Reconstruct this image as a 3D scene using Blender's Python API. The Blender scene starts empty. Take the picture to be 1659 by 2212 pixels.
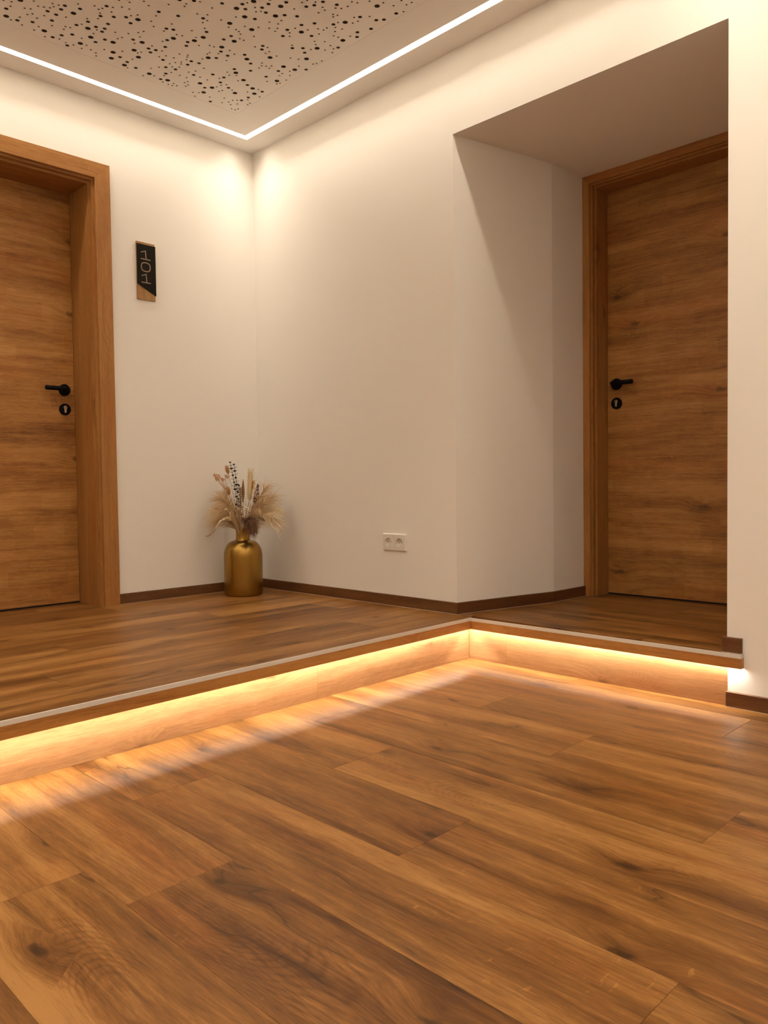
import bpy, bmesh, math, random
from mathutils import Vector, Matrix, geometry as mgeo

random.seed(7)
scene = bpy.context.scene
COL = scene.collection

# ------------------------------------------------------------------ camera
CAM = Vector((3.6251, -2.6386, 0.572))
YAW, PITCH, ROLL, FPX = math.radians(44.8784), math.radians(-2.026), math.radians(-0.7421), 1691.47
fwd = Vector((-math.sin(YAW) * math.cos(PITCH), math.cos(YAW) * math.cos(PITCH), math.sin(PITCH)))
rgt = Vector((math.cos(YAW), math.sin(YAW), 0))
upv = rgt.cross(fwd)
r2 = rgt * math.cos(ROLL) + upv * math.sin(ROLL)
u2 = -rgt * math.sin(ROLL) + upv * math.cos(ROLL)
cam_data = bpy.data.cameras.new('camera')
cam = bpy.data.objects.new('camera', cam_data)
COL.objects.link(cam)
M = Matrix((r2, u2, -fwd)).transposed().to_4x4()
M.translation = CAM
cam.matrix_world = M
cam_data.sensor_fit = 'VERTICAL'
cam_data.sensor_height = 24.0
cam_data.lens = 24.0 * FPX / 2212.0
cam_data.clip_start = 0.02
scene.camera = cam

# ------------------------------------------------------------------ world, exposure, lamp levels
world = bpy.data.worlds.new('world')
scene.world = world
world.use_nodes = True
world.node_tree.nodes['Background'].inputs[0].default_value = (0.02, 0.016, 0.012, 1)
world.node_tree.nodes['Background'].inputs[1].default_value = 0.0
vs = scene.view_settings
vs.view_transform = 'Standard'
vs.look = 'None'
vs.gamma = 1.0
vs.use_curve_mapping = False
vs.exposure = 0.0
CEIL_LED_COLOR, CEIL_LED_POWER = (1.0, 0.875, 0.695), 49.0
STEP_LED_COLOR, STEP_LED_POWER = (1.0, 0.93, 0.80), 205.0

# ------------------------------------------------------------------ key dimensions (metres)
HC = 2.417                      # ceiling above the raised floor
ZL = -0.182                     # lower floor
XA, X2, Y2, X3, YD = 1.4414, 1.5659, 0.5733, 1.5716, 0.851
XJ, HS = 2.6025, 2.067          # right jamb, soffit
ROOM_X, ROOM_Y = 4.4, -3.5
HB, TB = 0.0506, 0.012          # skirting


# ------------------------------------------------------------------ helpers
def tag(o, label=None, cat=None, group=None, kind=None):
    if label: o['label'] = label
    if cat: o['category'] = cat
    if group: o['group'] = group
    if kind: o['kind'] = kind
    return o


def link(name, me, mat, parent=None):
    o = bpy.data.objects.new(name, me)
    COL.objects.link(o)
    if mat is not None:
        me.materials.clear()
        me.materials.append(mat)
    if parent is not None:
        o.parent = parent
    return o


def from_bm(name, bm, mat, parent=None, smooth=False):
    bmesh.ops.recalc_face_normals(bm, faces=bm.faces)
    me = bpy.data.meshes.new(name)
    bm.to_mesh(me)
    bm.free()
    if smooth:
        for p in me.polygons: p.use_smooth = True
    return link(name, me, mat, parent)


def empty(name, loc=(0, 0, 0)):
    o = bpy.data.objects.new(name, None)
    o.empty_display_size = 0.05
    o.location = loc
    COL.objects.link(o)
    return o


def add_prism(bm, pts, z0, z1):
    lo = [bm.verts.new((x, y, z0)) for x, y in pts]
    hi = [bm.verts.new((x, y, z1)) for x, y in pts]
    n = len(pts)
    bm.faces.new(lo[::-1])
    bm.faces.new(hi)
    for i in range(n):
        j = (i + 1) % n
        bm.faces.new((lo[i], lo[j], hi[j], hi[i]))


def add_box(bm, x0, x1, y0, y1, z0, z1):
    add_prism(bm, [(x0, y0), (x1, y0), (x1, y1), (x0, y1)], z0, z1)


def area(pts):
    return 0.5 * sum(pts[i][0] * pts[(i + 1) % len(pts)][1] - pts[(i + 1) % len(pts)][0] * pts[i][1] for i in range(len(pts)))


def board(name, pts, thick, origin, xdir, ydir, mat, parent=None, bevel=0.0):
    """A flat board: outline pts in its own (x along the grain, y across), thick along x cross y (towards the viewer)."""
    xd = Vector(xdir).normalized()
    yd = Vector(ydir).normalized()
    zd = xd.cross(yd)
    if area(pts) < 0: pts = pts[::-1]
    cx = sum(p[0] for p in pts) / len(pts)
    cy = sum(p[1] for p in pts) / len(pts)
    bm = bmesh.new()
    n = len(pts)
    q = [(p[0] - cx, p[1] - cy) for p in pts]
    lo = [bm.verts.new((x, y, 0)) for x, y in q]
    if bevel > 0:
        mid = [bm.verts.new((x, y, thick - bevel)) for x, y in q]
        ins = []
        for i in range(n):
            a, b, c = Vector(q[i - 1]), Vector(q[i]), Vector(q[(i + 1) % n])
            e1 = (b - a).normalized(); e2 = (c - b).normalized()
            n1 = Vector((-e1.y, e1.x)); n2 = Vector((-e2.y, e2.x))
            d = (n1 + n2); k = max(0.3, d.length_squared / 2)
            ins.append(b + d * (bevel / k))
        hi = [bm.verts.new((v.x, v.y, thick)) for v in ins]
        for i in range(n):
            j = (i + 1) % n
            bm.faces.new((lo[i], lo[j], mid[j], mid[i]))
            bm.faces.new((mid[i], mid[j], hi[j], hi[i]))
    else:
        hi = [bm.verts.new((x, y, thick)) for x, y in q]
        for i in range(n):
            j = (i + 1) % n
            bm.faces.new((lo[i], lo[j], hi[j], hi[i]))
    bm.faces.new(lo[::-1])
    bm.faces.new(hi)
    me = bpy.data.meshes.new(name)
    bm.to_mesh(me)
    bm.free()
    o = link(name, me, mat, parent)
    m = Matrix((xd, yd, zd)).transposed().to_4x4()
    m.translation = Vector(origin) + xd * cx + yd * cy
    if parent is not None:
        m = Matrix.Translation(parent.matrix_world.translation if parent.type == 'EMPTY' else (0, 0, 0)).inverted() @ m
        if parent.type == 'EMPTY':
            m = Matrix.Translation(-Vector(parent.location)) @ (Matrix.Translation(Vector(origin) + xd * cx + yd * cy) @ Matrix((xd, yd, zd)).transposed().to_4x4())
    o.matrix_basis = m
    return o


def rect(x0, x1, y0, y1):
    return [(x0, y0), (x1, y0), (x1, y1), (x0, y1)]


def clip(poly, a, b, c):
    """keep a*x+b*y<=c"""
    out = []
    for i in range(len(poly)):
        p, q = poly[i], poly[(i + 1) % len(poly)]
        dp, dq = a * p[0] + b * p[1] - c, a * q[0] + b * q[1] - c
        if dp <= 0: out.append(p)
        if dp * dq < 0:
            t = dp / (dp - dq)
            out.append((p[0] + t * (q[0] - p[0]), p[1] + t * (q[1] - p[1])))
    return out


def clip_convex(poly, region):
    if area(region) < 0: region = region[::-1]
    for i in range(len(region)):
        p, q = region[i], region[(i + 1) % len(region)]
        ex, ey = q[0] - p[0], q[1] - p[1]
        a, b = ey, -ex
        poly = clip(poly, a, b, a * p[0] + b * p[1])
        if len(poly) < 3: return []
    return poly


def lathe(bm, prof, segs=48, centre=(0, 0, 0), axis='Z'):
    rings = []
    for r, z in prof:
        ring = []
        for i in range(segs):
            a = 2 * math.pi * i / segs
            ring.append(bm.verts.new((centre[0] + r * math.cos(a), centre[1] + r * math.sin(a), centre[2] + z)))
        rings.append(ring)
    for k in range(len(rings) - 1):
        for i in range(segs):
            j = (i + 1) % segs
            bm.faces.new((rings[k][i], rings[k][j], rings[k + 1][j], rings[k + 1][i]))
    return rings


def tube(bm, pts, radii, sides=6, cap=True):
    pts = [Vector(p) for p in pts]
    rings = []
    for i, p in enumerate(pts):
        d = (pts[min(i + 1, len(pts) - 1)] - pts[max(i - 1, 0)])
        if d.length < 1e-9: d = Vector((0, 0, 1))
        d.normalize()
        ref = Vector((0, 0, 1)) if abs(d.z) < 0.9 else Vector((1, 0, 0))
        a = d.cross(ref).normalized()
        b = d.cross(a)
        r = radii[i] if isinstance(radii, (list, tuple)) else radii
        rings.append([bm.verts.new(p + a * (r * math.cos(2 * math.pi * k / sides)) + b * (r * math.sin(2 * math.pi * k / sides))) for k in range(sides)])
    for i in range(len(rings) - 1):
        for k in range(sides):
            j = (k + 1) % sides
            bm.faces.new((rings[i][k], rings[i][j], rings[i + 1][j], rings[i + 1][k]))
    if cap and sides > 2:
        bm.faces.new(rings[0][::-1])
        bm.faces.new(rings[-1])


def ball(bm, c, r, sub=1, scale=(1, 1, 1), rot=None):
    m = Matrix.Translation(c)
    if rot is not None: m = m @ rot
    m = m @ Matrix.Diagonal((r * scale[0], r * scale[1], r * scale[2], 1))
    bmesh.ops.create_icosphere(bm, subdivisions=sub, radius=1, matrix=m)


# ------------------------------------------------------------------ materials
class NT:
    def __init__(self, name):
        self.m = bpy.data.materials.new(name)
        self.m.use_nodes = True
        self.t = self.m.node_tree
        self.t.nodes.clear()

    def n(self, kind, **kw):
        nd = self.t.nodes.new(kind)
        for k, v in kw.items(): setattr(nd, k, v)
        return nd

    def l(self, a, b):
        self.t.links.new(a, b)

    def setin(self, sock, v):
        if hasattr(v, 'is_linked') or isinstance(v, bpy.types.NodeSocket): self.l(v, sock)
        else: sock.default_value = v

    def math(self, op, a, b=None, c=None, clamp=False):
        nd = self.n('ShaderNodeMath', operation=op, use_clamp=clamp)
        for i, v in enumerate((a, b, c)):
            if v is not None: self.setin(nd.inputs[i], v)
        return nd.outputs[0]

    def comb(self, x, y, z=0.0):
        nd = self.n('ShaderNodeCombineXYZ')
        for i, v in enumerate((x, y, z)): self.setin(nd.inputs[i], v)
        return nd.outputs[0]

    def noise(self, vec, scale=1.0, detail=2.0, rough=0.5, dist=0.0):
        nd = self.n('ShaderNodeTexNoise')
        self.l(vec, nd.inputs['Vector'])
        nd.inputs['Scale'].default_value = scale
        nd.inputs['Detail'].default_value = detail
        nd.inputs['Roughness'].default_value = rough
        nd.inputs['Distortion'].default_value = dist
        return nd.outputs['Fac']

    def maprange(self, v, a, b, c=0.0, d=1.0, smooth=True):
        nd = self.n('ShaderNodeMapRange', interpolation_type='SMOOTHSTEP' if smooth else 'LINEAR')
        self.setin(nd.inputs[0], v)
        for i, q in zip((1, 2, 3, 4), (a, b, c, d)): nd.inputs[i].default_value = q
        return nd.outputs[0]

    def ramp(self, v, stops):
        nd = self.n('ShaderNodeValToRGB')
        self.l(v, nd.inputs[0])
        cr = nd.color_ramp
        while len(cr.elements) < len(stops): cr.elements.new(0.5)
        for e, (p, c) in zip(cr.elements, stops):
            e.position = p
            e.color = (*c, 1)
        return nd.outputs[0]

    def mix(self, f, a, b, mode='MIX'):
        nd = self.n('ShaderNodeMix', data_type='RGBA', blend_type=mode)
        self.setin(nd.inputs[0], f)
        for sock, v in ((nd.inputs[6], a), (nd.inputs[7], b)):
            if isinstance(v, tuple): sock.default_value = (*v, 1)
            else: self.l(v, sock)
        return nd.outputs[2]

    def out(self, shader):
        o = self.n('ShaderNodeOutputMaterial')
        self.l(shader, o.inputs[0])
        return self.m

    def bsdf(self, color, rough=0.5, metal=0.0, spec=0.5, normal=None):
        b = self.n('ShaderNodeBsdfPrincipled')
        if isinstance(color, tuple): b.inputs['Base Color'].default_value = (*color, 1)
        else: self.l(color, b.inputs['Base Color'])
        self.setin(b.inputs['Roughness'], rough)
        b.inputs['Metallic'].default_value = metal
        b.inputs['Specular IOR Level'].default_value = spec
        if normal is not None: self.l(normal, b.inputs['Normal'])
        return b.outputs[0]

    def bump(self, h, strength=0.2, dist=0.001):
        b = self.n('ShaderNodeBump')
        b.inputs['Strength'].default_value = strength
        b.inputs['Distance'].default_value = dist
        self.l(h, b.inputs['Height'])
        return b.outputs[0]


def plain(name, color, rough=0.5, metal=0.0, spec=0.5, var=0.0, scale=30.0):
    t = NT(name)
    tc = t.n('ShaderNodeTexCoord')
    if var > 0:
        nz = t.noise(tc.outputs['Object'], scale, 3.0)
        c = t.mix(nz, tuple(max(0, x * (1 - var)) for x in color), tuple(min(1, x * (1 + var)) for x in color))
    else:
        c = color
    return t.out(t.bsdf(c, rough, metal, spec))


def plaster(name, color):
    t = NT(name)
    tc = t.n('ShaderNodeTexCoord')
    a = t.noise(tc.outputs['Object'], 1.3, 3.0)
    b = t.noise(tc.outputs['Object'], 160.0, 3.0, 0.6)
    c = t.mix(a, tuple(x * 0.985 for x in color), tuple(min(1, x * 1.01) for x in color))
    return t.out(t.bsdf(c, 0.85, 0, 0.2, t.bump(b, 0.10, 0.0006)))


def emitter(name, color, power):
    t = NT(name)
    e = t.n('ShaderNodeEmission')
    e.inputs[0].default_value = (*color, 1)
    e.inputs[1].default_value = power
    return t.out(e.outputs[0])


def oak(name, dark, mid, light, rough=0.42, contrast=1.0, knots=1.0, tint=0.22, blocks=False, spec=0.4, seed=0.0, cracks=1.0):
    """Oak with the grain along the object's own X axis; every board gets its own stretch of grain."""
    t = NT(name)
    tc = t.n('ShaderNodeTexCoord')
    oi = t.n('ShaderNodeObjectInfo')
    sep = t.n('ShaderNodeSeparateXYZ')
    t.l(tc.outputs['Object'], sep.inputs[0])
    rnd = oi.outputs['Random']
    x = t.math('ADD', sep.outputs[0], t.math('MULTIPLY', rnd, 41.3))
    y = t.math('ADD', t.math('ADD', sep.outputs[1], t.math('MULTIPLY', sep.outputs[2], 1.0)), t.math('MULTIPLY', rnd, 17.9))
    s = t.math('ADD', t.math('MULTIPLY', rnd, 9.7), seed)
    # knots
    vor = t.n('ShaderNodeTexVoronoi', feature='F1', voronoi_dimensions='2D')
    t.l(t.comb(t.math('MULTIPLY', x, 2.3), t.math('MULTIPLY', y, 5.2), s), vor.inputs['Vector'])
    vor.inputs['Scale'].default_value = 1.0
    vor.inputs['Randomness'].default_value = 1.0
    vsep = t.n('ShaderNodeSeparateColor')
    t.l(vor.outputs['Color'], vsep.inputs[0])
    kmask = t.math('GREATER_THAN', vsep.outputs[0], 0.66)
    kd = vor.outputs['Distance']
    halo = t.math('MULTIPLY', t.maprange(kd, 0.34, 0.0), kmask)
    core = t.math('MULTIPLY', t.maprange(t.math('ADD', kd, t.math('MULTIPLY', t.math('SUBTRACT', t.noise(t.comb(t.math('MULTIPLY', x, 40.0), t.math('MULTIPLY', y, 60.0), s), 1.0, 2.0), 0.5), 0.12)), 0.085, 0.015), kmask)
    # warped cross-grain coordinate: fibres flow round the knots
    w1 = t.noise(t.comb(t.math('MULTIPLY', x, 1.4), t.math('MULTIPLY', y, 3.5), s), 1.0, 2.0)
    w2 = t.noise(t.comb(t.math('MULTIPLY', x, 9.0), t.math('MULTIPLY', y, 14.0), s), 1.0, 2.0)
    yw = t.math('ADD', y, t.math('MULTIPLY', t.math('SUBTRACT', w1, 0.5), 0.045))
    yw = t.math('ADD', yw, t.math('MULTIPLY', t.math('SUBTRACT', w2, 0.5), 0.006))
    yw = t.math('ADD', yw, t.math('MULTIPLY', halo, 0.035))
    # broad streaks of tone
    tone = t.noise(t.comb(t.math('MULTIPLY', x, 0.8), t.math('MULTIPLY', yw, 11.0), s), 1.0, 2.0, 0.5)
    tone2 = t.noise(t.comb(t.math('MULTIPLY', x, 3.2), t.math('MULTIPLY', yw, 30.0), t.math('ADD', s, 3.0)), 1.0, 4.0, 0.65)
    # growth rings cut flat: cathedral arches
    cc = t.noise(t.comb(t.math('MULTIPLY', x, 1.1), s, 0.0), 1.0, 1.0)
    cz = t.math('MULTIPLY', t.math('SUBTRACT', cc, 0.35), 0.50)
    rr = t.math('SQRT', t.math('ADD', t.math('MULTIPLY', yw, yw), t.math('MULTIPLY', cz, cz)))
    yl = t.math('SUBTRACT', yw, t.math('MULTIPLY', rnd, 17.9))
    rr = t.math('SQRT', t.math('ADD', t.math('MULTIPLY', yl, yl), t.math('MULTIPLY', cz, cz)))
    w3 = t.noise(t.comb(t.math('MULTIPLY', x, 14.0), t.math('MULTIPLY', y, 60.0), s), 1.0, 3.0)
    ring = t.math('SINE', t.math('MULTIPLY', t.math('ADD', t.math('ADD', rr, t.math('MULTIPLY', w1, 0.05)), t.math('MULTIPLY', w3, 0.007)), 1050.0))
    ring = t.math('MULTIPLY_ADD', ring, 0.5, 0.5)
    ring = t.math('POWER', ring, 3.0)
    ringmask = t.maprange(t.noise(t.comb(t.math('MULTIPLY', x, 1.5), t.math('MULTIPLY', y, 6.0), t.math('ADD', s, 7.0)), 1.0, 2.0), 0.56, 0.68)
    # fibres and pores
    fib = t.noise(t.comb(t.math('MULTIPLY', x, 6.0), t.math('MULTIPLY', yw, 330.0), s), 1.0, 2.0, 0.6)
    pore = t.noise(t.comb(t.math('MULTIPLY', x, 38.0), t.math('MULTIPLY', y, 900.0), s), 1.0, 1.0)
    fleck = t.noise(t.comb(t.math('MULTIPLY', x, 85.0), t.math('MULTIPLY', y, 34.0), t.math('ADD', s, 5.0)), 1.0, 2.0, 0.5, 0.6)
    fleck = t.math('MULTIPLY', t.maprange(fleck, 0.66, 0.76), t.maprange(t.noise(t.comb(t.math('MULTIPLY', x, 5.0), t.math('MULTIPLY', y, 9.0), s), 1.0, 1.0), 0.5, 0.62))
    v = t.math('MULTIPLY_ADD', t.math('SUBTRACT', tone, 0.5), 1.5 * contrast, 0.52)
    v = t.math('ADD', v, t.math('MULTIPLY', t.math('SUBTRACT', tone2, 0.5), 0.75 * contrast))
    v = t.math('ADD', v, t.math('MULTIPLY', t.math('SUBTRACT', fib, 0.5), 0.34))
    strk = t.noise(t.comb(t.math('MULTIPLY', x, 3.0), t.math('MULTIPLY', yw, 110.0), t.math('ADD', s, 13.0)), 1.0, 3.0, 0.6)
    v = t.math('ADD', v, t.math('MULTIPLY', t.math('SUBTRACT', strk, 0.5), 0.55))
    fib2 = t.noise(t.comb(t.math('MULTIPLY', x, 24.0), t.math('MULTIPLY', yw, 240.0), t.math('ADD', s, 17.0)), 1.0, 3.0, 0.65)
    v = t.math('ADD', v, t.math('MULTIPLY', t.math('SUBTRACT', fib2, 0.5), 0.62))
    mot = t.noise(t.comb(t.math('MULTIPLY', x, 9.0), t.math('MULTIPLY', y, 24.0), t.math('ADD', s, 19.0)), 1.0, 3.0, 0.6)
    v = t.math('ADD', v, t.math('MULTIPLY', t.math('SUBTRACT', mot, 0.5), 0.40 * contrast))
    v = t.math('SUBTRACT', v, t.math('MULTIPLY', t.math('MULTIPLY', ring, ringmask), 0.13))
    v = t.math('SUBTRACT', v, t.math('MULTIPLY', t.maprange(pore, 0.58, 0.72), 0.10))
    v = t.math('ADD', v, t.math('MULTIPLY', fleck, 0.26))
    v = t.math('SUBTRACT', v, t.math('MULTIPLY', halo, 0.22 * knots))
    v = t.math('ADD', v, t.math('MULTIPLY', t.math('SUBTRACT', rnd, 0.5), tint))
    if blocks:
        bx = t.math('FLOOR', t.math('ADD', t.math('MULTIPLY', x, 7.0), t.math('MULTIPLY', t.math('FLOOR', t.math('MULTIPLY', y, 14.0)), 0.37)))
        wn = t.n('ShaderNodeTexWhiteNoise', noise_dimensions='2D')
        t.l(t.comb(bx, t.math('FLOOR', t.math('MULTIPLY', y, 14.0))), wn.inputs['Vector'])
        v = t.math('ADD', v, t.math('MULTIPLY', t.math('SUBTRACT', wn.outputs['Value'], 0.5), 0.12))
    col = t.ramp(v, [(0.05, dark), (0.5, mid), (0.92, light)])
    # reddish drift
    red = t.noise(t.comb(t.math('MULTIPLY', x, 1.8), t.math('MULTIPLY', y, 7.0), t.math('ADD', s, 11.0)), 1.0, 2.0)
    col = t.mix(t.maprange(red, 0.48, 0.75, 0.0, 0.65), col, t.mix(1.0, col, (1.0, 0.80, 0.66), 'MULTIPLY'))
    # dark knots and thin cracks
    ck = t.noise(t.comb(t.math('MULTIPLY', x, 1.1), t.math('MULTIPLY', yw, 7.5), t.math('ADD', s, 21.0)), 1.0, 3.0, 0.45)
    crack = t.maprange(t.math('ABSOLUTE', t.math('SUBTRACT', ck, 0.5)), 0.008, 0.001)
    cmask = t.maprange(t.noise(t.comb(t.math('MULTIPLY', x, 2.2), t.math('MULTIPLY', y, 5.0), t.math('ADD', s, 31.0)), 1.0, 1.0), 0.53, 0.62)
    crack = t.math('MULTIPLY', t.math('MULTIPLY', crack, cmask), 0.75 * cracks)
    stain = t.math('MULTIPLY', t.math('MULTIPLY', t.maprange(t.math('ABSOLUTE', t.math('SUBTRACT', ck, 0.5)), 0.06, 0.0), cmask), 0.35 * cracks)
    dk = t.math('MAXIMUM', t.math('MAXIMUM', t.math('MULTIPLY', core, 0.85 * knots), crack), stain)
    col = t.mix(dk, col, tuple(c * 0.35 for c in dark))
    ro = t.math('ADD', rough, t.math('MULTIPLY', t.math('SUBTRACT', fib, 0.5), 0.15))
    h = t.math('SUBTRACT', t.math('MULTIPLY', fib, 0.6), t.math('ADD', t.math('MULTIPLY', t.maprange(pore, 0.58, 0.72), 0.5), t.math('MULTIPLY', dk, 0.8)))
    return t.out(t.bsdf(col, ro, 0, spec, t.bump(h, 0.12, 0.0005)))


MAT_WALL = plaster('wall_plaster', (0.88, 0.845, 0.80))
MAT_CEIL = plaster('ceiling_plaster', (0.88, 0.845, 0.80))
MAT_HOLE = plain('hole_wall_painted_shade', (0.10, 0.075, 0.055), 0.9, 0, 0.1)  # hole sides coloured dark to carry the shade inside the perforations
MAT_FELT = plain('dark_acoustic_felt', (0.02, 0.015, 0.012), 0.95)
D, MI, LI = (0.078, 0.028, 0.0055), (0.190, 0.080, 0.0185), (0.330, 0.160, 0.047)
MAT_FLOOR = oak('floor_oak', D, MI, LI, rough=0.40, spec=0.22)
MAT_RISER = oak('riser_oak', (0.17, 0.075, 0.028), (0.31, 0.15, 0.060), (0.42, 0.225, 0.095), rough=0.5, contrast=0.6, knots=0.6, tint=0.1, seed=4.0, cracks=0.2)
MAT_DOOR = oak('door_oak', (0.13, 0.046, 0.010), (0.33, 0.145, 0.036), (0.48, 0.245, 0.075), rough=0.5, contrast=0.75, knots=0.7, tint=0.05, blocks=True, spec=0.3, seed=8.0, cracks=0.25)
MAT_FRAME = oak('frame_oak', (0.17, 0.066, 0.016), (0.33, 0.145, 0.038), (0.43, 0.22, 0.068), rough=0.5, contrast=0.5, knots=0.5, tint=0.06, spec=0.3, seed=12.0, cracks=0.0)
MAT_SKIRT = oak('skirting_oak', (0.045, 0.016, 0.005), (0.105, 0.040, 0.012), (0.17, 0.075, 0.026), rough=0.45, contrast=0.7, knots=0.5, tint=0.1, seed=16.0, cracks=0.0)
MAT_NOSING = oak('nosing_oak', (0.20, 0.080, 0.018), (0.40, 0.18, 0.045), (0.50, 0.26, 0.08), rough=0.42, contrast=0.6, knots=0.3, tint=0.05, seed=20.0, cracks=0.0)
MAT_ALU = plain('edge_profile_aluminium', (0.66, 0.63, 0.58), 0.45, 0.0, 0.4, 0.03, 60)
MAT_SEAL = plain('pale_sealant', (0.55, 0.44, 0.32), 0.7)
MAT_BLACK = plain('matt_black_metal', (0.0025, 0.0025, 0.0028), 0.5, 0.0, 0.12)
MAT_NICKEL = plain('satin_nickel', (0.55, 0.46, 0.32), 0.3, 1.0)
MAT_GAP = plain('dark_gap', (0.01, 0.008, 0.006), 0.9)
MAT_CEIL_LED = emitter('ceiling_led_glow', CEIL_LED_COLOR, CEIL_LED_POWER)
MAT_STEP_LED = emitter('step_led_glow', STEP_LED_COLOR, STEP_LED_POWER)
MAT_PLASTIC = plain('white_plastic', (0.80, 0.76, 0.70), 0.3, 0, 0.5)

# ------------------------------------------------------------------ room shell
# left wall with its door opening
DL_IN, DL_OUT, DL_TOP = -0.9370, -1.832, 2.030
bm = bmesh.new()
add_box(bm, -0.30, 0, DL_IN + 0.02, 0.0, ZL - 0.05, HC + 0.12)
add_box(bm, -0.30, 0, DL_OUT - 0.02, DL_IN + 0.02, DL_TOP + 0.02, HC + 0.12)
add_box(bm, -0.30, 0, ROOM_Y - 0.2, DL_OUT - 0.02, ZL - 0.05, HC + 0.12)
add_box(bm, -0.34, -0.30, DL_OUT - 0.1, DL_IN + 0.1, ZL - 0.05, HC)
tag(from_bm('wall_left', bm, MAT_WALL), 'cream plaster wall with oak door and black number sign', 'wall', kind='structure')

# right wall with the deep splayed niche
DR_L, DR_R = 1.628, 2.488
bm = bmesh.new()
add_prism(bm, [(-0.30, 0), (XA, 0), (X2, Y2), (X3, YD), (X3, 1.20), (-0.30, 1.20)], ZL - 0.05, HC + 0.12)
add_prism(bm, [(XA, 0), (XJ, 0), (2.545, YD), (2.545, 1.20), (X3, 1.20), (X3, YD), (X2, Y2)], HS, HC + 0.12)
add_prism(bm, [(XJ, 0), (ROOM_X + 0.2, 0), (ROOM_X + 0.2, 1.20), (2.545, 1.20), (2.545, YD)], ZL - 0.05, HC + 0.12)
add_box(bm, X3, 2.545, 1.12, 1.20, ZL - 0.05, HS)
bmesh.ops.remove_doubles(bm, verts=bm.verts, dist=1e-5)
tag(from_bm('wall_right', bm, MAT_WALL), 'cream plaster wall with deep splayed doorway niche and power socket', 'wall', kind='structure')

bm = bmesh.new()
add_box(bm, ROOM_X, ROOM_X + 0.2, ROOM_Y - 0.2, 0, ZL - 0.05, HC + 0.12)
tag(from_bm('wall_back', bm, MAT_WALL), 'plain cream plaster wall opposite the numbered door', 'wall', kind='structure')
bm = bmesh.new()
add_box(bm, 0, ROOM_X, ROOM_Y - 0.2, ROOM_Y, ZL - 0.05, HC + 0.12)
tag(from_bm('wall_front', bm, MAT_WALL), 'plain cream plaster wall opposite the niche', 'wall', kind='structure')

# ------------------------------------------------------------------ ceiling: plain border, LED groove, perforated panel
LED_IN, LED_W, LED_DEPTH = 0.147, 0.034, 0.029
G0, G1 = LED_IN - LED_W / 2, LED_IN + LED_W / 2
PAN = 0.338
CT = 0.035


FY = -1.9
FX = 2.75
FIELDS = [(0.0, FX, FY, 0.0), (FX, ROOM_X, FY, 0.0), (0.0, FX, ROOM_Y, FY), (FX, ROOM_X, ROOM_Y, FY)]     # first field is seen; the other three lit ones are added for evener light


def frame_ring(bm, a, b, z0, z1):
    """rectangular ring between inset a and inset b of every ceiling field"""
    for X0, X1, Y0, Y1 in FIELDS:
        add_box(bm, X0 + a, X0 + b, Y0 + a, Y1 - a, z0, z1)
        add_box(bm, X1 - b, X1 - a, Y0 + a, Y1 - a, z0, z1)
        add_box(bm, X0 + b, X1 - b, Y1 - b, Y1 - a, z0, z1)
        add_box(bm, X0 + b, X1 - b, Y0 + a, Y0 + b, z0, z1)


def ring_down(bm, X0, X1, Y0, Y1, a, b, z):
    """the downward face of a rectangular ring"""
    o = [bm.verts.new((x, y, z)) for x, y in ((X0 + a, Y0 + a), (X1 - a, Y0 + a), (X1 - a, Y1 - a), (X0 + a, Y1 - a))]
    i = [bm.verts.new((x, y, z)) for x, y in ((X0 + b, Y0 + b), (X1 - b, Y0 + b), (X1 - b, Y1 - b), (X0 + b, Y1 - b))]
    for k in range(4):
        j = (k + 1) % 4
        bm.faces.new((o[k], i[k], i[j], o[j]))


ceiling = empty('ceiling', (0, 0, HC))
tag(ceiling, 'cream plasterboard ceiling with lit groove and perforated field', 'ceiling', kind='structure')


def child(o, parent):
    o.parent = parent
    o.matrix_parent_inverse = Matrix.Translation(-Vector(parent.location))
    return o


bm = bmesh.new()
frame_ring(bm, 0.0, G0, HC, HC + CT + 0.02)
child(from_bm('outer_border', bm, MAT_CEIL), ceiling)
bm = bmesh.new()
frame_ring(bm, G1, PAN - 0.0008, HC, HC + CT + 0.02)
child(from_bm('inner_border', bm, MAT_CEIL), ceiling)
bm = bmesh.new()
frame_ring(bm, G0, G1, HC + LED_DEPTH + 0.002, HC + CT + 0.02)
child(from_bm('groove_back', bm, MAT_CEIL), ceiling)

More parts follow.
